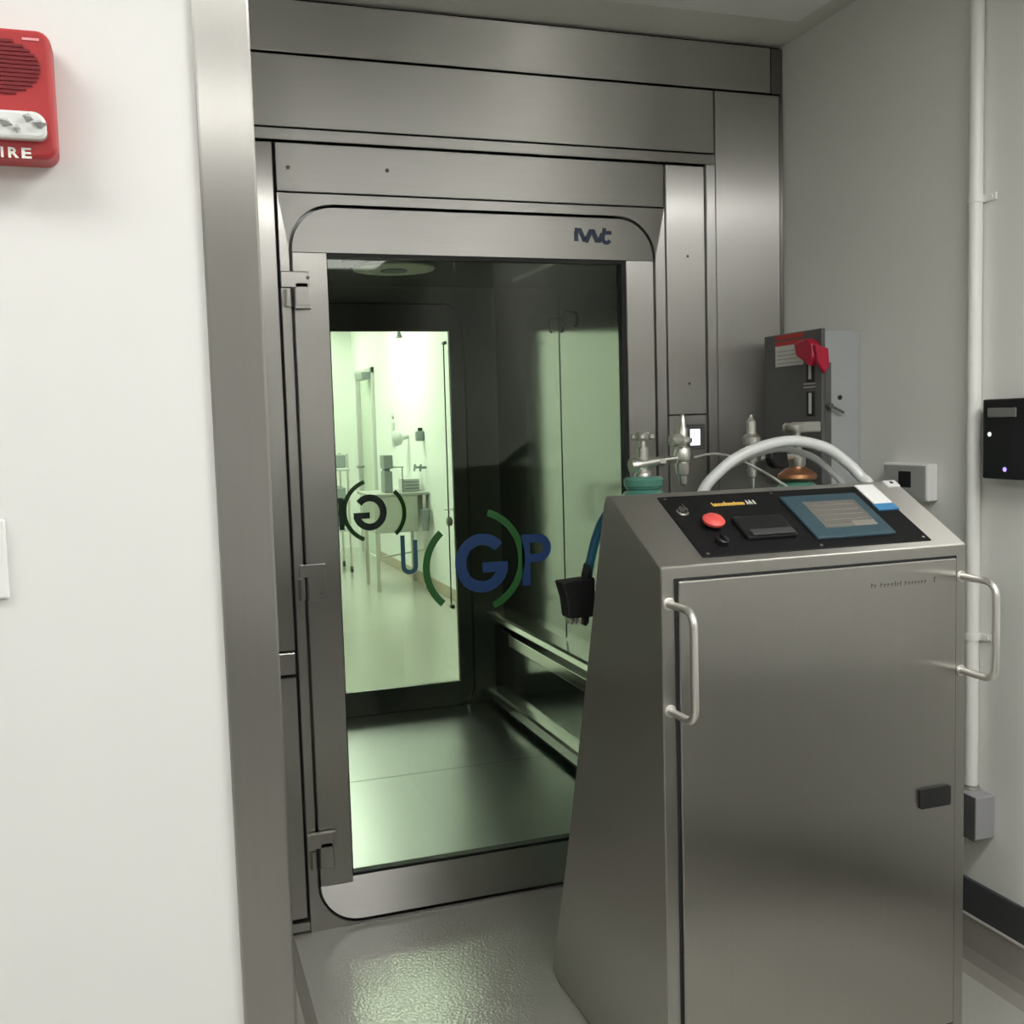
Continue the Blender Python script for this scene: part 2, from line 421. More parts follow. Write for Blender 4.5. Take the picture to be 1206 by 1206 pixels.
h = MB(); h.box(.360, .434, D-.006, D, 1.035, 1.072, .0025).box(.384, .434, D-.006, D, .968, 1.04, .0025).cyl((.3655, D-.008, .972), (.3655, D-.008, 1.032), .009, 16)
h.build('hinge', SV, door)
hinge(.185, .292, 'top')
for (x, z) in ((.420, 1.868), (.419, .990)):
    MB().lathe([(.005, 0), (.005, .002), (0, .003)], (x, D-.007, z), (0, -1, 0), 12).build('screw', GREYD, door)
for z0, z1 in ((1.785, 1.838), (.968, 1.028), (.19, .245)):
    MB().box(.3725, .3795, D-.0015, D+.01, z0, z1).build('hinge_gap', BLACKM, door)
# maker mark on the top rail: three joined lower-case letters, drawn as strokes
fz = lambda u, v, d: (u, D+.0005-d, v)
mk = MB(); s = .0128
mk.ribbon([(1.226, 1.991), (1.226, 2.020)], s, fz, .0015)
mk.ribbon([(1.222, 2.0245), (1.238, 2.0245), (1.252, 1.995), (1.258, 1.992), (1.274, 2.0235), (1.280, 2.0235), (1.294, 1.992), (1.300, 1.992), (1.311, 2.016)], .0118, fz, .0018)
mk.ribbon([(1.319, 2.032), (1.313, 2.002)]+arc(1.3245, 2.000, .0115, 180, 340, 8), .0115, fz, .0021)
mk.ribbon([(1.313, 2.0185), (1.341, 2.0185)], .0112, fz, .0024)
tag(mk.build('maker_mark', IWT, door), 'dark blue letters iwt on the top rail of the door')
# applied lettering on the glass
def lettering(parent, y, mirror_x=None, sc=1.0, sgn=-1):
    def fr(u, v, d):
        uu = u if mirror_x is None else mirror_x-(u-.905)
        return (uu, y+sgn*d, v)
    dp = .0008
    fr2 = lambda u, v, d: fr(u, v, d+.0004)
    if mirror_x is None: MB().ribbon([(.664, 1.135), (.664, 1.045)]+arc(.6825, 1.044, .0185, 180, 360, 12, .018)+[(.701, 1.120)], .013, fr, dp).build('letter_u', LOGOT, parent)
    MB().ribbon(arc(.872, 1.030, .140, 131, 229, 24), .021, fr, dp).build('bracket_arc', LOGOG, parent)
    MB().ribbon(arc(.880, 1.045, .150, -68, 72, 30), .021, fr, dp).build('bracket_arc', LOGOG, parent)
    MB().ribbon(arc(.905, 1.037, .0675, 40, 325, 30, .072)+[(.972, 1.020)], .034, fr, dp).ribbon([(.985, 1.023), (.905, 1.023)], .030, fr2, dp).build('letter_g', LOGOB if sgn < 0 and mirror_x is None else IWT, parent)
    MB().ribbon([(1.044, .958), (1.044, 1.115)], .026, fr, dp).ribbon([(1.044, 1.102), (1.080, 1.102)]+arc(1.083, 1.0715, .0305, 85, -85, 14)+[(1.044, 1.041)], .025, fr2, dp).build('letter_p', LOGOB if mirror_x is None else LOGOT, parent)
lettering(door, D+.0175)

# ---- chamber behind the door
FY = 5.03
CX0, CX1 = .22, 1.64; CZ = 2.13
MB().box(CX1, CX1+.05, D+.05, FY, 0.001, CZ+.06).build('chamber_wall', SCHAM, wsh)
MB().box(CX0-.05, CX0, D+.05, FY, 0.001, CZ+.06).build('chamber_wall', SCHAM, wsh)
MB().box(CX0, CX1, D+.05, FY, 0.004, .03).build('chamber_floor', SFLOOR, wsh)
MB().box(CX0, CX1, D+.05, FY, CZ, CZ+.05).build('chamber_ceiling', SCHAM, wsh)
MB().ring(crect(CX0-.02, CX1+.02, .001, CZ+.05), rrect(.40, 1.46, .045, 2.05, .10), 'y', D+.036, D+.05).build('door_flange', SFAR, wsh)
MB().box(CX0, CX1, 4.095, 4.099, .0300, .0304).build('floor_joint', GREYD, wsh)
MB().box(CX1-.002, CX1+.002, 4.156, 4.162, .52, 2.0).build('wall_joint', SDARK, wsh)
# ledges along the right wall
MB().prism([(1.545, .478), (1.552, .498), (1.565, .505), (CX1, .51), (CX1, .47), (1.55, .470)], 'y', D+.06, FY-.01).build('ledge_rail', SPOL, wsh)
MB().box(1.585, CX1, D+.06, FY-.01, .11, .43, .003).build('side_duct', SCHAM, wsh)
MB().box(1.563, 1.586, D+.06, FY-.30, .375, .432, .004).build('ledge_strip', SPOL, wsh)
MB().prism([(1.535, .066), (1.535, .108), (1.55, .114), (CX1, .118), (CX1, .066)], 'y', D+.06, FY-.03).build('lower_rail', SPOL, wsh)
MB().box(1.56, CX1, D+.06, FY, .0305, .066).build('rail_gap', BLACKM, wsh)
MB().prism([(CX1-.001, CZ-.014), (CX1-.001, CZ), (CX1-.014, CZ)], 'y', D+.5, FY-.3).build('corner_highlight', SPOL, wsh)  # polished strip shaped to give the highlight along the wall and ceiling corner
for y, z in ((4.03, 1.87), (4.19, 1.86)):
    MB().tube([(CX1, y, z+.03), (CX1-.025, y, z+.03), (CX1-.035, y, z+.01), (CX1-.03, y, z-.02), (CX1-.02, y, z-.028)], .006, 8).build('rack_hook', BLACK, wsh)
# spray disc under a flat black disc that stands for a recess's shade
MB().lathe([(.21, 0), (.21, .003)], (.966, 4.30, CZ-.004), n=40).build('recess_shade', BLACKM, wsh)
MB().mat(0).lathe([(.02, .0), (.165, .004), (.168, .010), (.16, .016), (.03, .02), (.03, .035)], (.966, 4.285, CZ-.038), n=44).mat(1).lathe([(.055, 0), (.055, .004)], (.966, 4.285, CZ-.041), n=24).build('spray_disc', [pbr('disc_plastic', (.88, .86, .72), .5), GREYD], wsh)
# far side: wall of the washer with its own glazed door
struct('wall_far', MB().ring(crect(.0, 2.275, 0, 2.75), crect(.55, 1.50, .0, 2.12), 'y', FY+.03, FY+.10), PAINTC)
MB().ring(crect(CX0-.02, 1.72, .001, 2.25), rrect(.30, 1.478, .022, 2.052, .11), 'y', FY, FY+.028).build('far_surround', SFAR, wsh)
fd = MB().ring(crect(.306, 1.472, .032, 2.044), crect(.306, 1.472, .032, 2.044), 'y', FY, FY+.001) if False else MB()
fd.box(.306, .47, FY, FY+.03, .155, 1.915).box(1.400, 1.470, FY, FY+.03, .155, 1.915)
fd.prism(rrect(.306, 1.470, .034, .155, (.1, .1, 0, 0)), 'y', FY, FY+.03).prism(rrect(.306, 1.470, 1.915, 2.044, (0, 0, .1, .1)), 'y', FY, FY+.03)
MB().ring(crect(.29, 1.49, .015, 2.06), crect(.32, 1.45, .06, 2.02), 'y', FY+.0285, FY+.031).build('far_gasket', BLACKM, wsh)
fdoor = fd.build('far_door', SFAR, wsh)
MB().box(.47, 1.400, FY+.012, FY+.020, .155, 1.915).build('glass_pane', GLASS, fdoor)
lettering(fdoor, FY+.0205, mirror_x=.972, sgn=1)
MB().cyl((1.378, FY+.05, .53), (1.382, FY+.05, 1.86), .0035, 8).cyl((1.383, FY+.02, 1.86), (1.383, FY+.055, 1.86), .009, 10).cyl((1.378, FY+.02, .535), (1.378, FY+.055, .535), .011, 10).build('lock_rod', GREYD, fdoor)
MB().lathe([(.013, 0), (.019, .012), (.019, .03), (.010, .045), (0, .048)], (1.383, FY+.05, .945), (0, .2, 1), 16).build('latch_knob', SSAT, fdoor)
MB().box(1.355, 1.408, FY+.030, FY+.055, 1.027, 1.031).build('latch_bar', SSAT, fdoor)

# ------------------------------------------------------------------ corridor beyond the washer
CW = 2.275
struct('wall_right_corridor', MB().ring([(5.13, 0), (12.6, 0), (12.6, 2.75), (5.13, 2.75)], [(11.32, .0005), (12.22, .0005), (12.22, 2.05), (11.32, 2.05)], 'x', CW, CW+.1), PAINTC)
struct('wall_end_corridor', MB().box(.0, CW+.1, 12.6, 12.7, 0, 2.75), PAINTC)
struct('wall_left_corridor', MB().box(.0, .1, 5.13, 12.6, 0, 2.75), PAINTC)
struct('ceiling_corridor', MB().box(.0, CW+.1, 5.13, 12.7, 2.75, 2.85), CEILP)
struct('baseboard_corridor', MB().box(CW-.012, CW, 5.14, 11.30, 0, .10, .004), pbr('tan_base', (.42, .36, .27), .5))
dr = MB().box(CW+.02, CW+.06, 11.33, 12.21, .006, 2.045).build('door_1', pbr('pale_door', (.62, .68, .60), .45), kind='structure')
MB().box(CW-.03, CW+.02, 11.27, 11.335, 0, 2.11, .004).box(CW-.03, CW+.02, 12.205, 12.27, 0, 2.11, .004).box(CW-.03, CW+.02, 11.27, 12.27, 2.045, 2.11, .004).build('door_frame', GREYLT, dr)
MB().box(CW-.12, CW-.03, 11.33, 11.75, 1.98, 2.06, .01).build('door_closer', GREYEQ, dr)
MB().cyl((CW-.06, 12.14, 1.0), (CW+.02, 12.14, 1.0), .014, 10).box(CW-.07, CW-.045, 12.02, 12.16, .985, 1.015, .006).build('door_handle', GREYEQ, dr)
for i, (y, lab) in enumerate(((6.4, 'ceiling light in the corridor nearest the far glass door'), (9.6, 'ceiling light in the corridor above the counter'), (11.8, 'ceiling light at the far end of the corridor'))):
    troffer(1.45, y, 2.75, .6, 1.2, LAMPC if i != 1 else LAMPD, lab, None)
# counter along the corridor wall
ct = thing('sink_counter', (2.0, 9.25, 0), 'grey counter with a wide apron against the corridor wall seen through the far door', 'counter')
MB().box(1.74, CW-.001, 9.0, 9.62, .845, .868, .004).build('worktop', COUNTER, ct)
MB().box(1.78, 2.17, 9.02, 9.58, .52, .845, .006).build('basin', pbr('basin_steel', (.42, .44, .38), .4), ct)
for x, y in ((1.80, 9.06), (2.235, 9.06), (1.80, 9.56), (2.235, 9.56)):
    MB().box(x-.015, x+.015, y-.015, y+.015, 0, .845).build('leg', SSAT, ct)
MB().tube([(1.80, 9.06, .30), (1.90, 9.06, .31), (2.02, 9.06, .325), (2.235, 9.06, .35)], .008, 8).build('stretcher', SSAT, ct)
t = thing('grey_dispenser', (1.93, 9.2, .868), 'tall narrow grey unit standing on the corridor counter', 'dispenser')
MB().box(1.90, 1.972, 9.12, 9.28, .868, 1.06, .006).build('lower_body', GREYEQ, t)
MB().box(1.896, 1.976, 9.10, 9.28, 1.085, 1.205, .006).box(1.91, 1.96, 9.16, 9.26, 1.06, 1.09).build('upper_body', GREYEQ, t)
t = thing('bench_box', (2.17, 9.3, .868), 'low grey ridged box at the right end of the corridor counter', 'box')
MB().box(2.09, 2.23, 9.18, 9.42, .868, .985, .008).build('case', GREYLT, t)
for k in range(3): MB().box(2.095, 2.225, 9.172, 9.182, .89+.03*k, .903+.03*k).build('ridge', GREYEQ, t)
t = thing('wire_rack', (2.03, 9.2, .868), 'thin metal stand between the grey unit and the ridged box', 'rack')
MB().tube([(2.08, 9.2, .868), (2.08, 9.2, 1.09), (1.985, 9.2, 1.10)], .006, 8).build('upright', GREYEQ, t)
MB().box(1.985, 2.085, 9.15, 9.25, 1.088, 1.098).build('shelf', GREYLT, t)
for (y, z, lab) in ((9.30, 1.08, 'small tap on the corridor wall nearer the tall grey unit'), (9.08, 1.085, 'small tap on the corridor wall above the ridged box')):
    t = thing('wall_tap', (CW, y, z), lab, 'tap', 'taps over the counter')
    MB().cyl((CW, y, z), (CW-.05, y, z), .012, 10).tube([(CW-.05, y, z+.03), (CW-.055, y, z), (CW-.06, y, z-.035)], .010, 8).build('spout', GREYEQ, t)
t = thing('wall_lamp', (CW, 9.75, 1.40), 'round grey fitting high on the corridor wall above the counter', 'wall fitting')
MB().lathe([(.02, 0), (.03, .06), (.07, .09), (.075, .13), (.05, .15), (0, .155)], (CW, 9.75, 1.36), (-1, -.1, -.12), 18).build('shade', GREYLT, t)
t = thing('soap_dispenser', (CW, 9.15, 1.36), 'small dark dispenser on the corridor wall right of the round fitting', 'dispenser')
MB().box(CW-.07, CW+.0005, 9.11, 9.19, 1.32, 1.41, .012).build('body', GREYEQ, t)
MB().box(CW-.05, CW-.01, 9.13, 9.17, 1.41, 1.44, .008).build('cap', BLACK, t)
t = thing('thermostat', (CW, 10.35, 1.42), 'slim grey wall strip beside the corridor door', 'wall fitting')
MB().box(CW-.02, CW+.0005, 10.32, 10.40, 1.26, 1.50, .006).lathe([(.03, 0), (.025, .02), (0, .022)], (CW, 10.36, 1.56), (-1, 0, 0), 14).build('plate', GREYLT, t)
t = thing('waste_bin', (2.16, 8.94, .52), 'dark tapered bin hung at the right end of the counter basin', 'bin')
MB().lathe([(.028, 0), (.042, .17), (.046, .19), (.04, .19)], (2.215, 8.94, .53), n=20).build('bucket', GREYEQ, t)
MB().tube([(2.215, 8.97, .70), (2.225, 8.985, .72), (2.25, 8.998, .72)], .005, 6).build('hook', SSAT, t)
t = thing('equipment_cart', (1.65, 10.65, 0), 'grey trolley with a stacked unit at the left edge of the far glass door', 'trolley')
MB().box(1.48, 1.82, 10.4, 10.9, .42, .47, .006).build('shelf', GREYLT, t)
MB().box(1.50, 1.775, 10.42, 10.85, .47, .86, .01).build('unit', GREYEQ, t)
MB().box(1.50, 1.785, 10.42, 10.80, 1.06, 1.19, .01).build('unit', GREYEQ, t)
for x, y in ((1.50, 10.42), (1.80, 10.42), (1.50, 10.88), (1.80, 10.88)):
    MB().cyl((x, y, .06), (x, y, 1.20), .012, 10).build('post', SSAT, t)
    MB().lathe([(.03, -.012), (.03, .012)], (x, y, .031), (1, 0, 0), 14).box(x-.014, x+.014, y-.014, y+.014, .04, .065).build('caster', BLACK, t)
MB().box(1.48, 1.82, 10.4, 10.9, 1.03, 1.06, .006).build('shelf', GREYLT, t)
t = thing('sprinkler', (2.06, 9.05, 2.75), 'small sprinkler head under the corridor ceiling at the top of the far glass', 'sprinkler')
MB().cyl((2.06, 9.05, 2.75), (2.06, 9.05, 2.29), .010, 10).build('drop_pipe', GREYLT, t)
MB().lathe([(.012, 0), (.035, .006), (.03, .02), (.012, .06), (.012, .08)], (2.06, 9.05, 2.225), n=16).build('deflector', GREYEQ, t)

# ------------------------------------------------------------------ decontamination cabinet
X0, X1, YF = .912, 1.647, 1.808
cab = thing('decontamination_cabinet', (1.28, 2.14, 0), 'wheel-in stainless steel generator cabinet with a sloped black control panel and two pull handles', 'cabinet')
prof = [(YF, .004), (YF, 1.163), (2.041, 1.290), (2.062, 1.288), (2.076, 1.268), (2.200, .846), (2.345, .386), (2.470, .022), (2.440, .004)]
MB().prism(prof, 'x', X0, X1, .003, 2).build('body', SC, cab)
MB().box(.9405, 1.6195, YF-.002, YF+.001, .084, 1.1400).build('door_gasket', BLACKM, cab)
cd = MB().box(.9475, 1.6165, YF-.006, YF-.001, .088, 1.1345, .0028, 2).build('door', SC, cab)
MB().prism(rrect(1.5185, 1.600, .594, .638, .005), 'y', YF-.012, YF-.005).build('latch', BLACK, cd)
# small maker's line on the door: illegible at this distance, short grey marks
mk = MB(); fd_ = lambda u, v, d: (u, YF-.0055-d, v)
x = 1.397
for w, hgt in ((.005, .011), (.006, .008), (.003, 0), (.007, .010), (.006, .008), (.007, .008), (.006, .008), (.003, .011), (.005, .008), (.003, .011), (.003, 0), (.006, .010), (.006, .008), (.005, .008), (.006, .008), (.005, .008), (.006, .008), (.004, .009)):
    if hgt: mk.ribbon([(x, 1.086), (x+.0006, 1.086+hgt)], .0022, fd_, .0006).ribbon([(x, 1.086+hgt*.75), (x+w*.8, 1.086+hgt*.6)], .002, fd_, .0006)
    x += w+.0028
MB().ribbon([(1.557, 1.087), (1.558, 1.098), (1.562, 1.096)], .0025, fd_, .0006).build('model_mark', pbr('etched_mark', (.10, .10, .09), .5), cd)
mk.build('maker_line', pbr('etched_grey', (.10, .10, .09), .5), cd)
def handle(x, z0, z1, p=.098, r=.0078):
    R = .03; y = YF-.002
    pts = [(x, y+.004, z1), (x, y-p+R, z1)]
    pts += [(x, y-p+R-R*math.sin(a), z1-R+R*math.cos(a)) for a in [PI/2*i/8 for i in range(1, 9)]]
    pts += [(x, y-p, z0+R)]
    pts += [(x, y-p+R-R*math.cos(a), z0+R-R*math.sin(a)) for a in [PI/2*i/8 for i in range(1, 9)]]
    pts += [(x, y+.004, z0)]
    hb = MB().tube(pts, r, 16)
    for z in (z0, z1): hb.lathe([(.0125, 0), (.0125, .003), (.010, .004)], (x, YF+.001, z), (0, -1, 0), 18)
    tag(hb.build('handle', HANDM, cab), None)
HANDM = pbr('pale_satin_handle', (.78, .765, .73), .36, .9)
handle(.9285, .878, 1.091); handle(1.6345, .886, 1.093)
# sloped control panel
S0 = Vector((0, YF, 1.163)); ST = Vector((0, .233, .127)).normalized(); SX = Vector((1, 0, 0)); SN = SX.cross(ST)
def sp(u, t, w=0): return tuple(S0+SX*u+ST*t+SN*w)
cp = MB().obox(S0, SX, ST, SN, 1.015, 1.570, .021, .246, -.002, .003, .001, 1).build('control_panel', pbr('panel_black', (.008, .008, .009), .55, noise=.1, spec=.25), cab)
for u, t_ in ((1.028, .235), (1.030, .030), (1.296, .030), (1.292, .236), (1.556, .032)):
    MB().lathe([(.0035, 0), (.0035, .0012), (0, .002)], sp(u, t_, .003), SN, 12).build('screw', SPOL, cp)
# emergency stop: collar, stem and mushroom cap
MB().mat(1).lathe([(.020, 0), (.020, .003), (.012, .005), (.012, .010)], sp(1.087, .124, .003), SN, 24).mat(0).lathe([(.011, .008), (.0225, .011), (.024, .017), (.019, .022), (.008, .0245), (0, .025)], sp(1.087, .124, .003), SN, 28).build('emergency_stop', [REDBTN, BLACK], cp)
MB().lathe([(.014, 0), (.014, .004), (.010, .005), (.010, .012), (0, .012)], sp(1.043, .178, .003), SN, 20).obox(Vector(sp(1.043, .178, 0)), SX, ST, SN, -.002, .002, -.011, .011, .012, .022, .0008, 1).build('key_switch', SPOL, cp)
MB().lathe([(.0135, 0), (.0135, .012), (.011, .014), (0, .0142)], sp(1.078, .062, .003), SN, 22).obox(Vector(sp(1.078, .062, 0)), SX, ST, SN, -.003, .003, -.0125, .0125, .012, .021, .001, 1).build('selector_knob', BLACK, cp)
MB().mat(0).obox(S0, SX, ST, SN, 1.138, 1.258, .063, .140, .002, .014, .004).mat(1).obox(S0, SX, ST, SN, 1.150, 1.252, .064, .084, .0135, .019, .003).build('printer', [BLACK, pbr('printer_grey', (.06, .06, .062), .35)], cp)
MB().obox(S0, SX, ST, SN, 1.152, 1.168, .146, .152, .003, .0042).build('green_mark', GREENP, cp)
MB().obox(S0, SX, ST, SN, 1.170, 1.205, .146, .1495, .003, .0042).build('white_line', pbr('dim_print', (.35, .36, .34), .5), cp)
yl = MB(); fs = lambda u, v, d: sp(u, v, .003+d)
x = 1.129
for k in range(10):
    hg = (.014, .010, .010, .010, .015, .010, .010, .013, .010, .010)[k]
    yl.ribbon([(x, .198), (x, .198+hg)], .003, fs, .0008).ribbon([(x, .206), (x+.0075, .204)], .003, fs, .0010).ribbon([(x, .199), (x+.0065, .199)], .0028, fs, .0012)
    x += .0078
yl.build('yellow_lettering', YELLOW, cp)
MB().ribbon([(1.213, .198), (1.215, .213), (1.219, .199), (1.223, .213), (1.225, .198)], .003, fs, .0008).ribbon([(1.232, .198), (1.232, .213)], .0035, fs, .0008).build('white_lettering', PRINTW, cp)
ts = MB().mat(0).obox(S0, SX, ST, SN, 1.298, 1.496, .048, .212, .002, .010, .003)
ts.mat(1).obox(S0, SX, ST, SN, 1.338, 1.472, .080, .182, .0095, .0108)
ts.mat(2)
for k in range(5): ts.obox(S0, SX, ST, SN, 1.348, 1.462, .088+.019*k, .0905+.019*k, .0106, .0112)
ts.obox(S0, SX, ST, SN, 1.412, 1.470, .081, .100, .0106, .0112)
ts.build('touchscreen', [SCRBLUE, SCRLCD, SCRLINE], cp)
MB().mat(0).obox(Vector(sp(1.627, .250, 0)), SX, ST, SN, -.017, .017, -.012, .014, -.002, .004, .002).mat(1).lathe([(.0045, 0), (.0045, .002)], sp(1.627, .252, .003), SN, 12).build('cable_port', [WHITEP, BLACK], cab)
# card lying on the panel
t = thing('instruction_card', sp(1.543, .19, .003), 'white card with a blue lower edge on the control panel beside the touchscreen', 'card')
MB().obox(S0, SX, ST, SN, 1.519, 1.569, .165, .245, .0035, .0065).build('white_face', CARDW, t)
MB().obox(S0, SX, ST, SN, 1.515, 1.569, .140, .165, .0035, .0068).build('blue_edge', CARDB, t)

# ------------------------------------------------------------------ gas cylinders behind the cabinet
def cylinder(x, y, r, ztop, label, extra):
    t = thing('gas_cylinder', (x, y, 0), label, 'gas cylinder', 'green gas cylinders behind the cabinet')
    pr = [(r*.85, 0), (r, .02), (r, ztop-.05)]+[(r*math.cos(a)*.999, ztop-.05+.05*math.sin(a)) for a in [i*PI/2/10 for i in range(1, 9)]]+[(.030, ztop+.0)]
    MB().lathe(pr, (x, y, 0.001), n=40).build('bottle', GREENCYL, t)
    return t
# left one, with a regulator on its right side
x, y = 1.264, 2.60
g = cylinder(x, y, .067, 1.272, 'green gas cylinder with a round hand wheel at the left behind the cabinet', 0)
MB().lathe([(.046, 0), (.050, .002), (.050, .006), (.054, .008), (.055, .026), (.048, .032), (.024, .034)], (x, y, 1.262), n=28).build('neck_ring', GREENCYL, g)
vb = MB().lathe([(.022, 0), (.024, .012), (.020, .020), (.015, .024), (.015, .085), (.010, .087), (.010, .115)], (x, y, 1.288), n=20)
vb.cyl((x-.040, y-.004, 1.325), (x+.045, y-.004, 1.336), .017, 16, r1=.012).lathe([(.02, -.01), (.021, .01)], (x-.03, y-.004, 1.326), (1, 0, .1), 16)
vb.build('valve_body', SVALVE, g)
hw = MB()
hw.lathe([(.016, 0), (.020, .006), (.020, .020), (.012, .024)], (x, y, 1.394), n=18)
for k in range(5):
    a = .4+2*PI*k/5; hw.lathe([(0, -.008), (.009, -.004), (.009, .006), (0, .010)], (x+.026*math.cos(a), y+.026*math.sin(a), 1.404), n=10)
hw.build('hand_wheel', SVALVE, g)
rg = 1.387
rb = MB().cyl((x+.04, y-.004, 1.338), (rg, y-.004, 1.343), .0075, 14).cyl((x+.045, y-.004, 1.336), (x+.062, y-.004, 1.337), .014, 6, smooth=False)
rb.build('connector', SVALVE, g)
rr = MB().lathe([(.004, 0), (.012, .008), (.013, .030), (.019, .034), (.021, .050), (.021, .066), (.015, .069), (.024, .074), (.026, .090), (.022, .106), (.013, .110), (.014, .118), (.022, .121), (.026, .124), (.026, .134), (.015, .138), (.015, .160), (.011, .166), (.010, .190), (.005, .200), (0, .2005)], (rg, y, 1.262), n=26)
rr.lathe([(.014, 0), (.017, .006), (.017, .034), (.012, .038)], (rg-.010, y-.012, 1.392), (-1, -.15, 0), 18).build('regulator', SVALVE, g)
# right one, brown collar, with a flat lever on top and a regulator to its left
x, y = 1.725, 2.553
g = cylinder(x, y, .066, 1.272, 'green gas cylinder with a brown collar and flat lever valve behind the cabinet', 0)
MB().lathe([(.050, 0), (.056, .006), (.054, .016), (.036, .030), (.024, .036)], (x, y, 1.268), n=30).build('neck_ring', BRASS, g)
MB().lathe([(.020, 0), (.024, .01), (.024, .030), (.014, .036), (.013, .075), (.010, .078), (.010, .105)], (x, y, 1.302), n=20).cyl((x, y-.006, 1.335), (1.60, y-.006, 1.335), .0085, 12).build('valve_body', SVALVE, g)
MB().box(x-.012, x+.070, y-.016, y+.016, 1.402, 1.432, .004).lathe([(.028, 0), (.031, .004), (.031, .022), (.025, .028)], (x-.01, y, 1.402), n=22).build('lever', SVALVE, g)
rx = 1.577
MB().lathe([(.004, 0), (.009, .006), (.010, .030), (.014, .033), (.015, .052), (.011, .056), (.012, .072), (.020, .078), (.022, .094), (.014, .098), (.016, .120), (.025, .124), (.026, .144), (.020, .150), (.013, .154), (.013, .188), (.006, .196), (.003, .206), (0, .207)], (rx, y, 1.250), n=24).build('regulator', SVALVE, g)
MB().lathe([(.03, -.014), (.032, -.010), (.032, .010), (.028, .014)], (1.645, y-.02, 1.335), (.2, -1, .15), 24).build('gauge', BLACK, g)
MB().tube(spline([(1.60, y-.01, 1.345), (1.63, y-.03, 1.372), (1.675, y-.035, 1.372), (1.715, y-.03, 1.345)]), .006, 8).build('pigtail', BLACK, g)

# ------------------------------------------------------------------ hoses and cables
def topyz(yy): return 1.28
tag(MB().tube(spline([(1.205, 2.215, .90), (1.208, 2.212, 1.10), (1.222, 2.205, 1.26), (1.277, 2.20, 1.327), (1.347, 2.19, 1.368), (1.448, 2.18, 1.389), (1.535, 2.16, 1.372), (1.588, 2.14, 1.332), (1.612, 2.12, 1.298), (1.622, 2.10, 1.272), (1.625, 2.13, 1.20), (1.625, 2.19, 1.05), (1.625, 2.23, .92)]), .0135, 14).build('white_hose', HOSEM),
    'thick cloudy white hose arching over the back of the cabinet', 'hose')
tag(MB().tube(spline([(1.218, 2.25, .95), (1.225, 2.24, 1.22), (1.285, 2.232, 1.312), (1.36, 2.225, 1.352), (1.45, 2.22, 1.370), (1.53, 2.21, 1.350), (1.578, 2.195, 1.312), (1.603, 2.175, 1.270), (1.608, 2.19, 1.18), (1.608, 2.215, 1.05)]), .0085, 12).build('white_hose', HOSEM),
    'thinner white hose curving down under the thick arching hose', 'hose')
tag(MB().tube(spline([(1.4115, 2.578, 1.343), (1.44, 2.53, 1.352), (1.455, 2.45, 1.345), (1.462, 2.36, 1.322), (1.468, 2.26, 1.290), (1.472, 2.20, 1.255), (1.475, 2.20, 1.15), (1.475, 2.22, 1.02)]), .0035, 8).build('thin_cable', WIREM),
    'thin pale tube running from the left regulator to the cabinet', 'tube')
t = thing('cable_connector', (.935, 2.30, .97), 'black plug with metal prongs on a blue cable behind the cabinet', 'plug')
MB().mat(0).tube(spline([(.985, 2.185, 1.02), (1.0, 2.20, 1.15), (1.005, 2.215, 1.225)]), .001, 6).mat(0).tube(spline([(.962, 2.30, 1.07), (.972, 2.295, 1.12), (.982, 2.28, 1.175), (.993, 2.25, 1.225), (1.005, 2.19, 1.262), (1.015, 2.12, 1.268), (1.02, 2.09, 1.255)]), [.011]*20+[.0115]*30+[.011]*23, 12).build('cable', BLUECAB, t)
MB().tube([(.962, 2.302, 1.055), (.964, 2.301, 1.085), (.968, 2.298, 1.11)], [.016, .014, .012], 12).build('cable_boot', BLACK, t)
MB().prism([(.888, 1.073), (.975, 1.078), (.973, .995), (.968, .984), (.905, .984), (.900, 1.03)], 'y', 2.275, 2.325, .004).prism([(.945, .986), (.962, .986), (.960, .968), (.952, .960), (.946, .966)], 'y', 2.285, 2.315, .002).build('housing', BLACKM, t)
for px_ in (.911, .923, .935):
    MB().box(px_, px_+.008, 2.285, 2.315, .968, .985, .002).build('prong', SPOL, t)

# ------------------------------------------------------------------ right wall fittings
t = thing('disconnect_switch', (W, 2.66, 1.24), 'grey metal disconnect switch box with a red handle on the right wall', 'switch box')
BX = 1.82
MB().box(BX+.004, W-.001, 2.570, 2.860, 1.243, 1.692, .003).build('box', GREYBOX, t)
cv = MB().box(BX-.002, BX+.012, 2.567, 2.864, 1.240, 1.698, .003).box(BX+.01, BX+.03, 2.566, 2.569, 1.240, 1.60, .0).build('cover', GREYD, t)
MB().mat(0).box(BX-.0035, BX-.0015, 2.655, 2.80, 1.600, 1.660).mat(1).box(BX-.0035, BX-.0015, 2.655, 2.80, 1.660, 1.694)
lb = MB().mat(0).box(BX-.0035, BX-.0015, 2.655, 2.80, 1.600, 1.662).mat(1).box(BX-.0035, BX-.0015, 2.655, 2.80, 1.662, 1.676).box(BX-.0035, BX-.0015, 2.655, 2.80, 1.681, 1.694).mat(2)
for k in range(4): lb.box(BX-.0042, BX-.003, 2.665, 2.79, 1.608+.012*k, 1.611+.012*k)
lb.build('warning_label', [LABELW, LABELR, GREYBOX], cv)
for z0, z1 in ((1.555, 1.600), (1.455, 1.515)):
    MB().mat(0).box(BX-.004, BX-.0015, 2.600, 2.640, z0-.008, z1+.004, .001, 1).mat(1).box(BX-.0055, BX-.0035, 2.614, 2.626, z0, z1).build('slot_plate', [BLACKM, LABELW], cv)
MB().box(BX-.006, BX-.0015, 2.595, 2.650, 1.530, 1.534).box(BX-.006, BX-.0015, 2.595, 2.650, 1.540, 1.544).build('latch_bar', SSAT, cv)
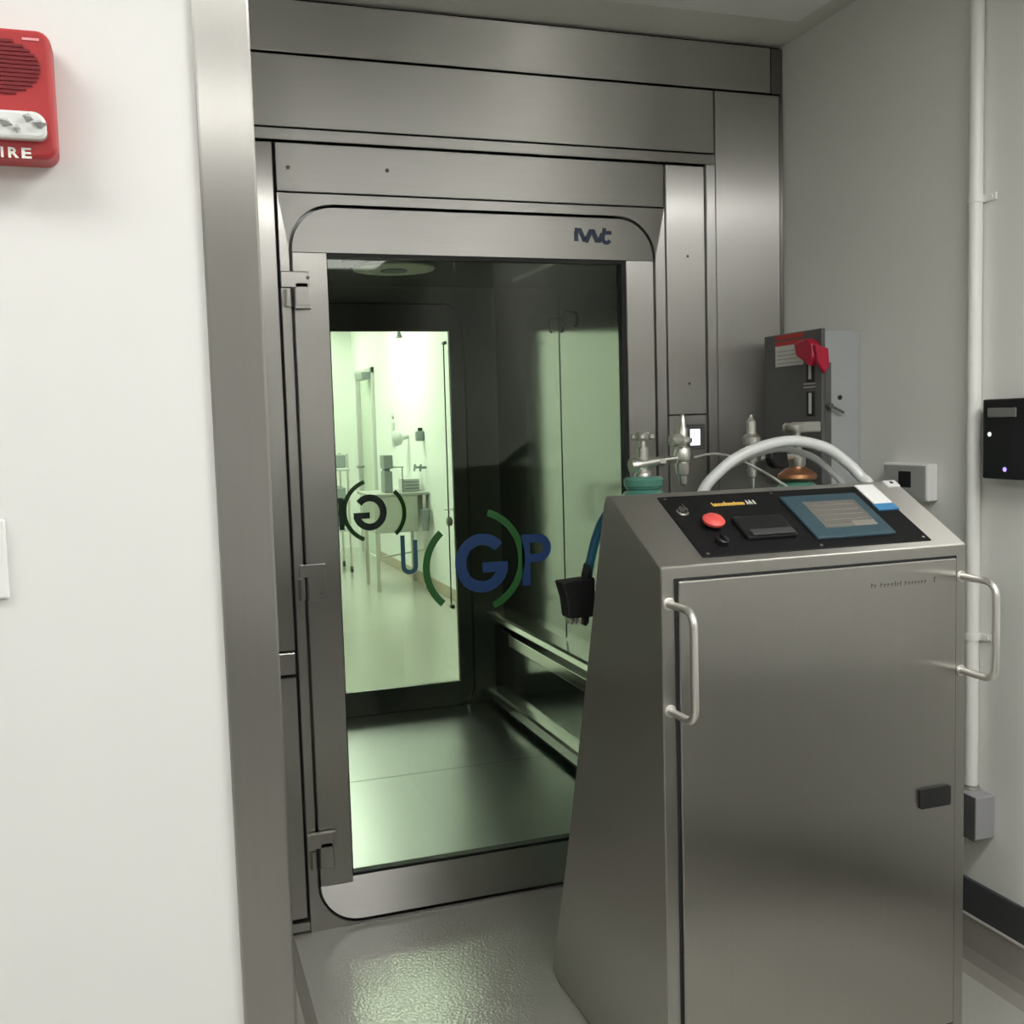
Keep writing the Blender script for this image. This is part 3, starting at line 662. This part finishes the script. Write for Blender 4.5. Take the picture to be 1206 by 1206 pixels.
MB().prism([(2.66, 1.662), (2.60, 1.672), (2.572, 1.655), (2.565, 1.615), (2.585, 1.590), (2.61, 1.605), (2.65, 1.625)], 'x', BX-.034, BX-.002, .006).prism([(BX-.034, 1.652), (BX+.012, 1.640), (BX+.016, 1.590), (BX+.0, 1.568), (BX-.024, 1.60)], 'y', 2.552, 2.568, .004).build('red_handle', MAGENTA, t)
MB().lathe([(.007, 0), (.007, .004), (.004, .006), (0, .006)], (1.881, 2.5705, 1.499), (0, -1, 0), 14).build('screw', BLACK, t)
MB().tube([(1.828, 2.560, 1.478), (1.850, 2.552, 1.470), (1.882, 2.552, 1.455)], .004, 8).cyl((1.838, 2.57, 1.475), (1.838, 2.548, 1.475), .008, 12).build('hasp', GREYD, t)

t = thing('outlet_box', (W, 2.33, 1.21), 'white surface outlet box with one dark socket on the right wall below the switch box', 'outlet')
MB().box(1.9165, W-.001, 2.245, 2.422, 1.214, 1.313, .004).build('box', WHITEP, t)
MB().box(1.914, 1.918, 2.250, 2.417, 1.219, 1.308, .002).build('face_plate', pbr('plate_grey', (.40, .40, .39), .45), t)
MB().box(1.9125, 1.9155, 2.306, 2.356, 1.248, 1.292, .002).build('socket', BLACK, t)
MB().lathe([(.004, 0), (.004, .001), (0, .0015)], (1.9142, 2.40, 1.30), (-1, 0, 0), 10).build('screw', SSAT, t)

t = thing('conduit_pipe', (W-.02, 2.098, .49), 'white painted conduit pipe running up the right wall beside the card reader', 'pipe')
MB().cyl((W-.0195, 2.098, .487), (W-.0195, 2.098, HC-.001), .0168, 24).build('pipe', CONDP, t)
for z in (1.965, .880):
    MB().cyl((W-.0195, 2.098, z-.009), (W-.0195, 2.098, z+.009), .0195, 24).box(W-.006, W-.0005, 2.048, 2.148, z-.009, z+.009, .002).lathe([(.005, 0), (.005, .003), (0, .004)], (W-.006, 2.060, z), (-1, 0, 0), 10).build('clamp', CONDP, t)
t = thing('junction_box', (W, 2.09, .372), 'grey metal junction box on the right wall at the foot of the conduit pipe', 'junction box')
MB().box(1.889, W-.001, 2.035, 2.150, .374, .484, .004).build('box', pbr('galvanised', (.40, .40, .42), .5, .3), t)
MB().box(1.885, 1.8895, 2.033, 2.152, .372, .486, .002).build('cover', GREYD, t)
MB().lathe([(.022, 0), (.022, .006), (.019, .008), (.019, .014)], (W-.0195, 2.098, .482), n=18).build('locknut', SSAT, t)

t = thing('card_reader', (W, 1.95, 1.38), 'black wall-mounted card reader with a small grey display at the right edge', 'card reader')
MB().prism([(W-.001, 1.850), (1.915, 1.850), (1.902, 1.862), (1.898, 1.95), (1.902, 2.036), (1.915, 2.050), (W-.001, 2.054)], 'z', 1.285, 1.476, .004).build('housing', BLACK, t)
MB().box(1.8975, 1.9015, 1.929, 2.018, 1.432, 1.455, .002).build('display', pbr('dim_display', (.19, .19, .18), .4), t)
MB().lathe([(.0055, 0), (.0055, .002), (0, .003)], (1.9015, 2.013, 1.392), (-1, 0, 0), 12).build('indicator', LEDW, t)
MB().lathe([(.0055, 0), (.0055, .002), (0, .003)], (1.8995, 1.962, 1.309), (-1, 0, 0), 12).build('indicator', LEDV, t)

# ------------------------------------------------------------------ left wall fittings
t = thing('fire_alarm', (-.135, 1.2, 1.785), 'red fire alarm horn strobe with white lettering on the left wall', 'fire alarm')
AX0, AX1 = -.196, -.0735
MB().prism(rrect(-.1965, -.0785, 1.727, 1.8525, .013, 6), 'y', 1.1605, 1.2004, .0045, 3).build('housing', RED, t)
gl = MB()
for k in range(13):
    z = 1.789+.0041*k
    hw_ = .046*math.sqrt(max(0.05, 1-((k-6)/6.9)**2))
    gl.box(-.135-hw_, -.135+hw_, 1.1590, 1.1640, z, z+.0027)
gl.build('grille', REDD, t)
MB().box(-.137, -.133, 1.1582, 1.161, 1.788, 1.843).build('grille_rib', RED, t)
sl = MB()
sl.prism(rrect(-.184, -.086, 1.744, 1.771, (.008, .008, .013, .013)), 'y', 1.150, 1.170, .003)
sl.build('strobe_lens', LENS, t)
rf = MB()
for k in range(9):
    rf.lathe([(0, -.005), (.0035+.002*(k % 3), 0), (0, .0045)], (-.176+.0105*k, 1.1495, 1.753+.0055*((k*2) % 3)), (.3*(k % 2), 0, 1), n=5, smooth=False)
rf.build('strobe_facets', pbr('lens_facet', (.42, .43, .42), .1, spec=1), t)
def fa(u, v, d):
    return (u, 1.1607-d, v)
ft = MB()
for ch, x0, kx in (('F', -.1450, 1.15), ('I', -.1305, 1.1), ('R', -.1240, 1.15), ('E', -.1120, 1.45)):
    ft.text(ch, .0137, lambda u, v, d: fa(x0+u, 1.7275+v, d), .0008, bold=.0004, sx=kx)
ft.build('lettering', PRINTW, t)
MB().box(-.104, -.0885, 1.1598, 1.1625, 1.8415, 1.8438).build('small_mark', pbr('pale_red_print', (.75, .35, .36), .5), t)
t = thing('light_switch', (-.20, 1.2, 1.34), 'white switch plate at the far left edge of the white wall', 'switch')
MB().box(-.228, -.154, 1.194, 1.1995, 1.283, 1.366, .002).build('plate', WHITEP, t)
MB().box(-.20, -.182, 1.188, 1.196, 1.305, 1.345, .002).build('rocker', WHITEP, t)

# ------------------------------------------------------------------ camera and render look
yaw, pitch, roll, F = 3.26095477e-01, 8.43159386e-02, -2.87594137e-02, 1227.846
cy, sy = math.cos(yaw), math.sin(yaw)
fwd = Vector((sy*math.cos(pitch), cy*math.cos(pitch), -math.sin(pitch)))
r_ = Vector((cy, -sy, 0)); u_ = r_.cross(fwd)
right = r_*math.cos(roll)+u_*math.sin(roll); up = u_*math.cos(roll)-r_*math.sin(roll)
cam = bpy.data.cameras.new('camera'); co = bpy.data.objects.new('camera', cam); COL.objects.link(co)
M = Matrix((right, up, -fwd)).transposed().to_4x4(); M.translation = (0, 0, 1.45)
co.matrix_world = M
cam.sensor_fit = 'HORIZONTAL'; cam.sensor_width = 36; cam.lens = 36*F/1206
cam.clip_start = .02; cam.clip_end = 60
scene.camera = co
w = bpy.data.worlds.new('world'); scene.world = w; w.use_nodes = True
w.node_tree.nodes['Background'].inputs[0].default_value = (.5, .5, .5, 1); w.node_tree.nodes['Background'].inputs[1].default_value = 0.0
vs = scene.view_settings
vs.view_transform = 'Standard'; vs.look = 'None'; vs.exposure = 0.30; vs.gamma = 1.0; vs.use_curve_mapping = False
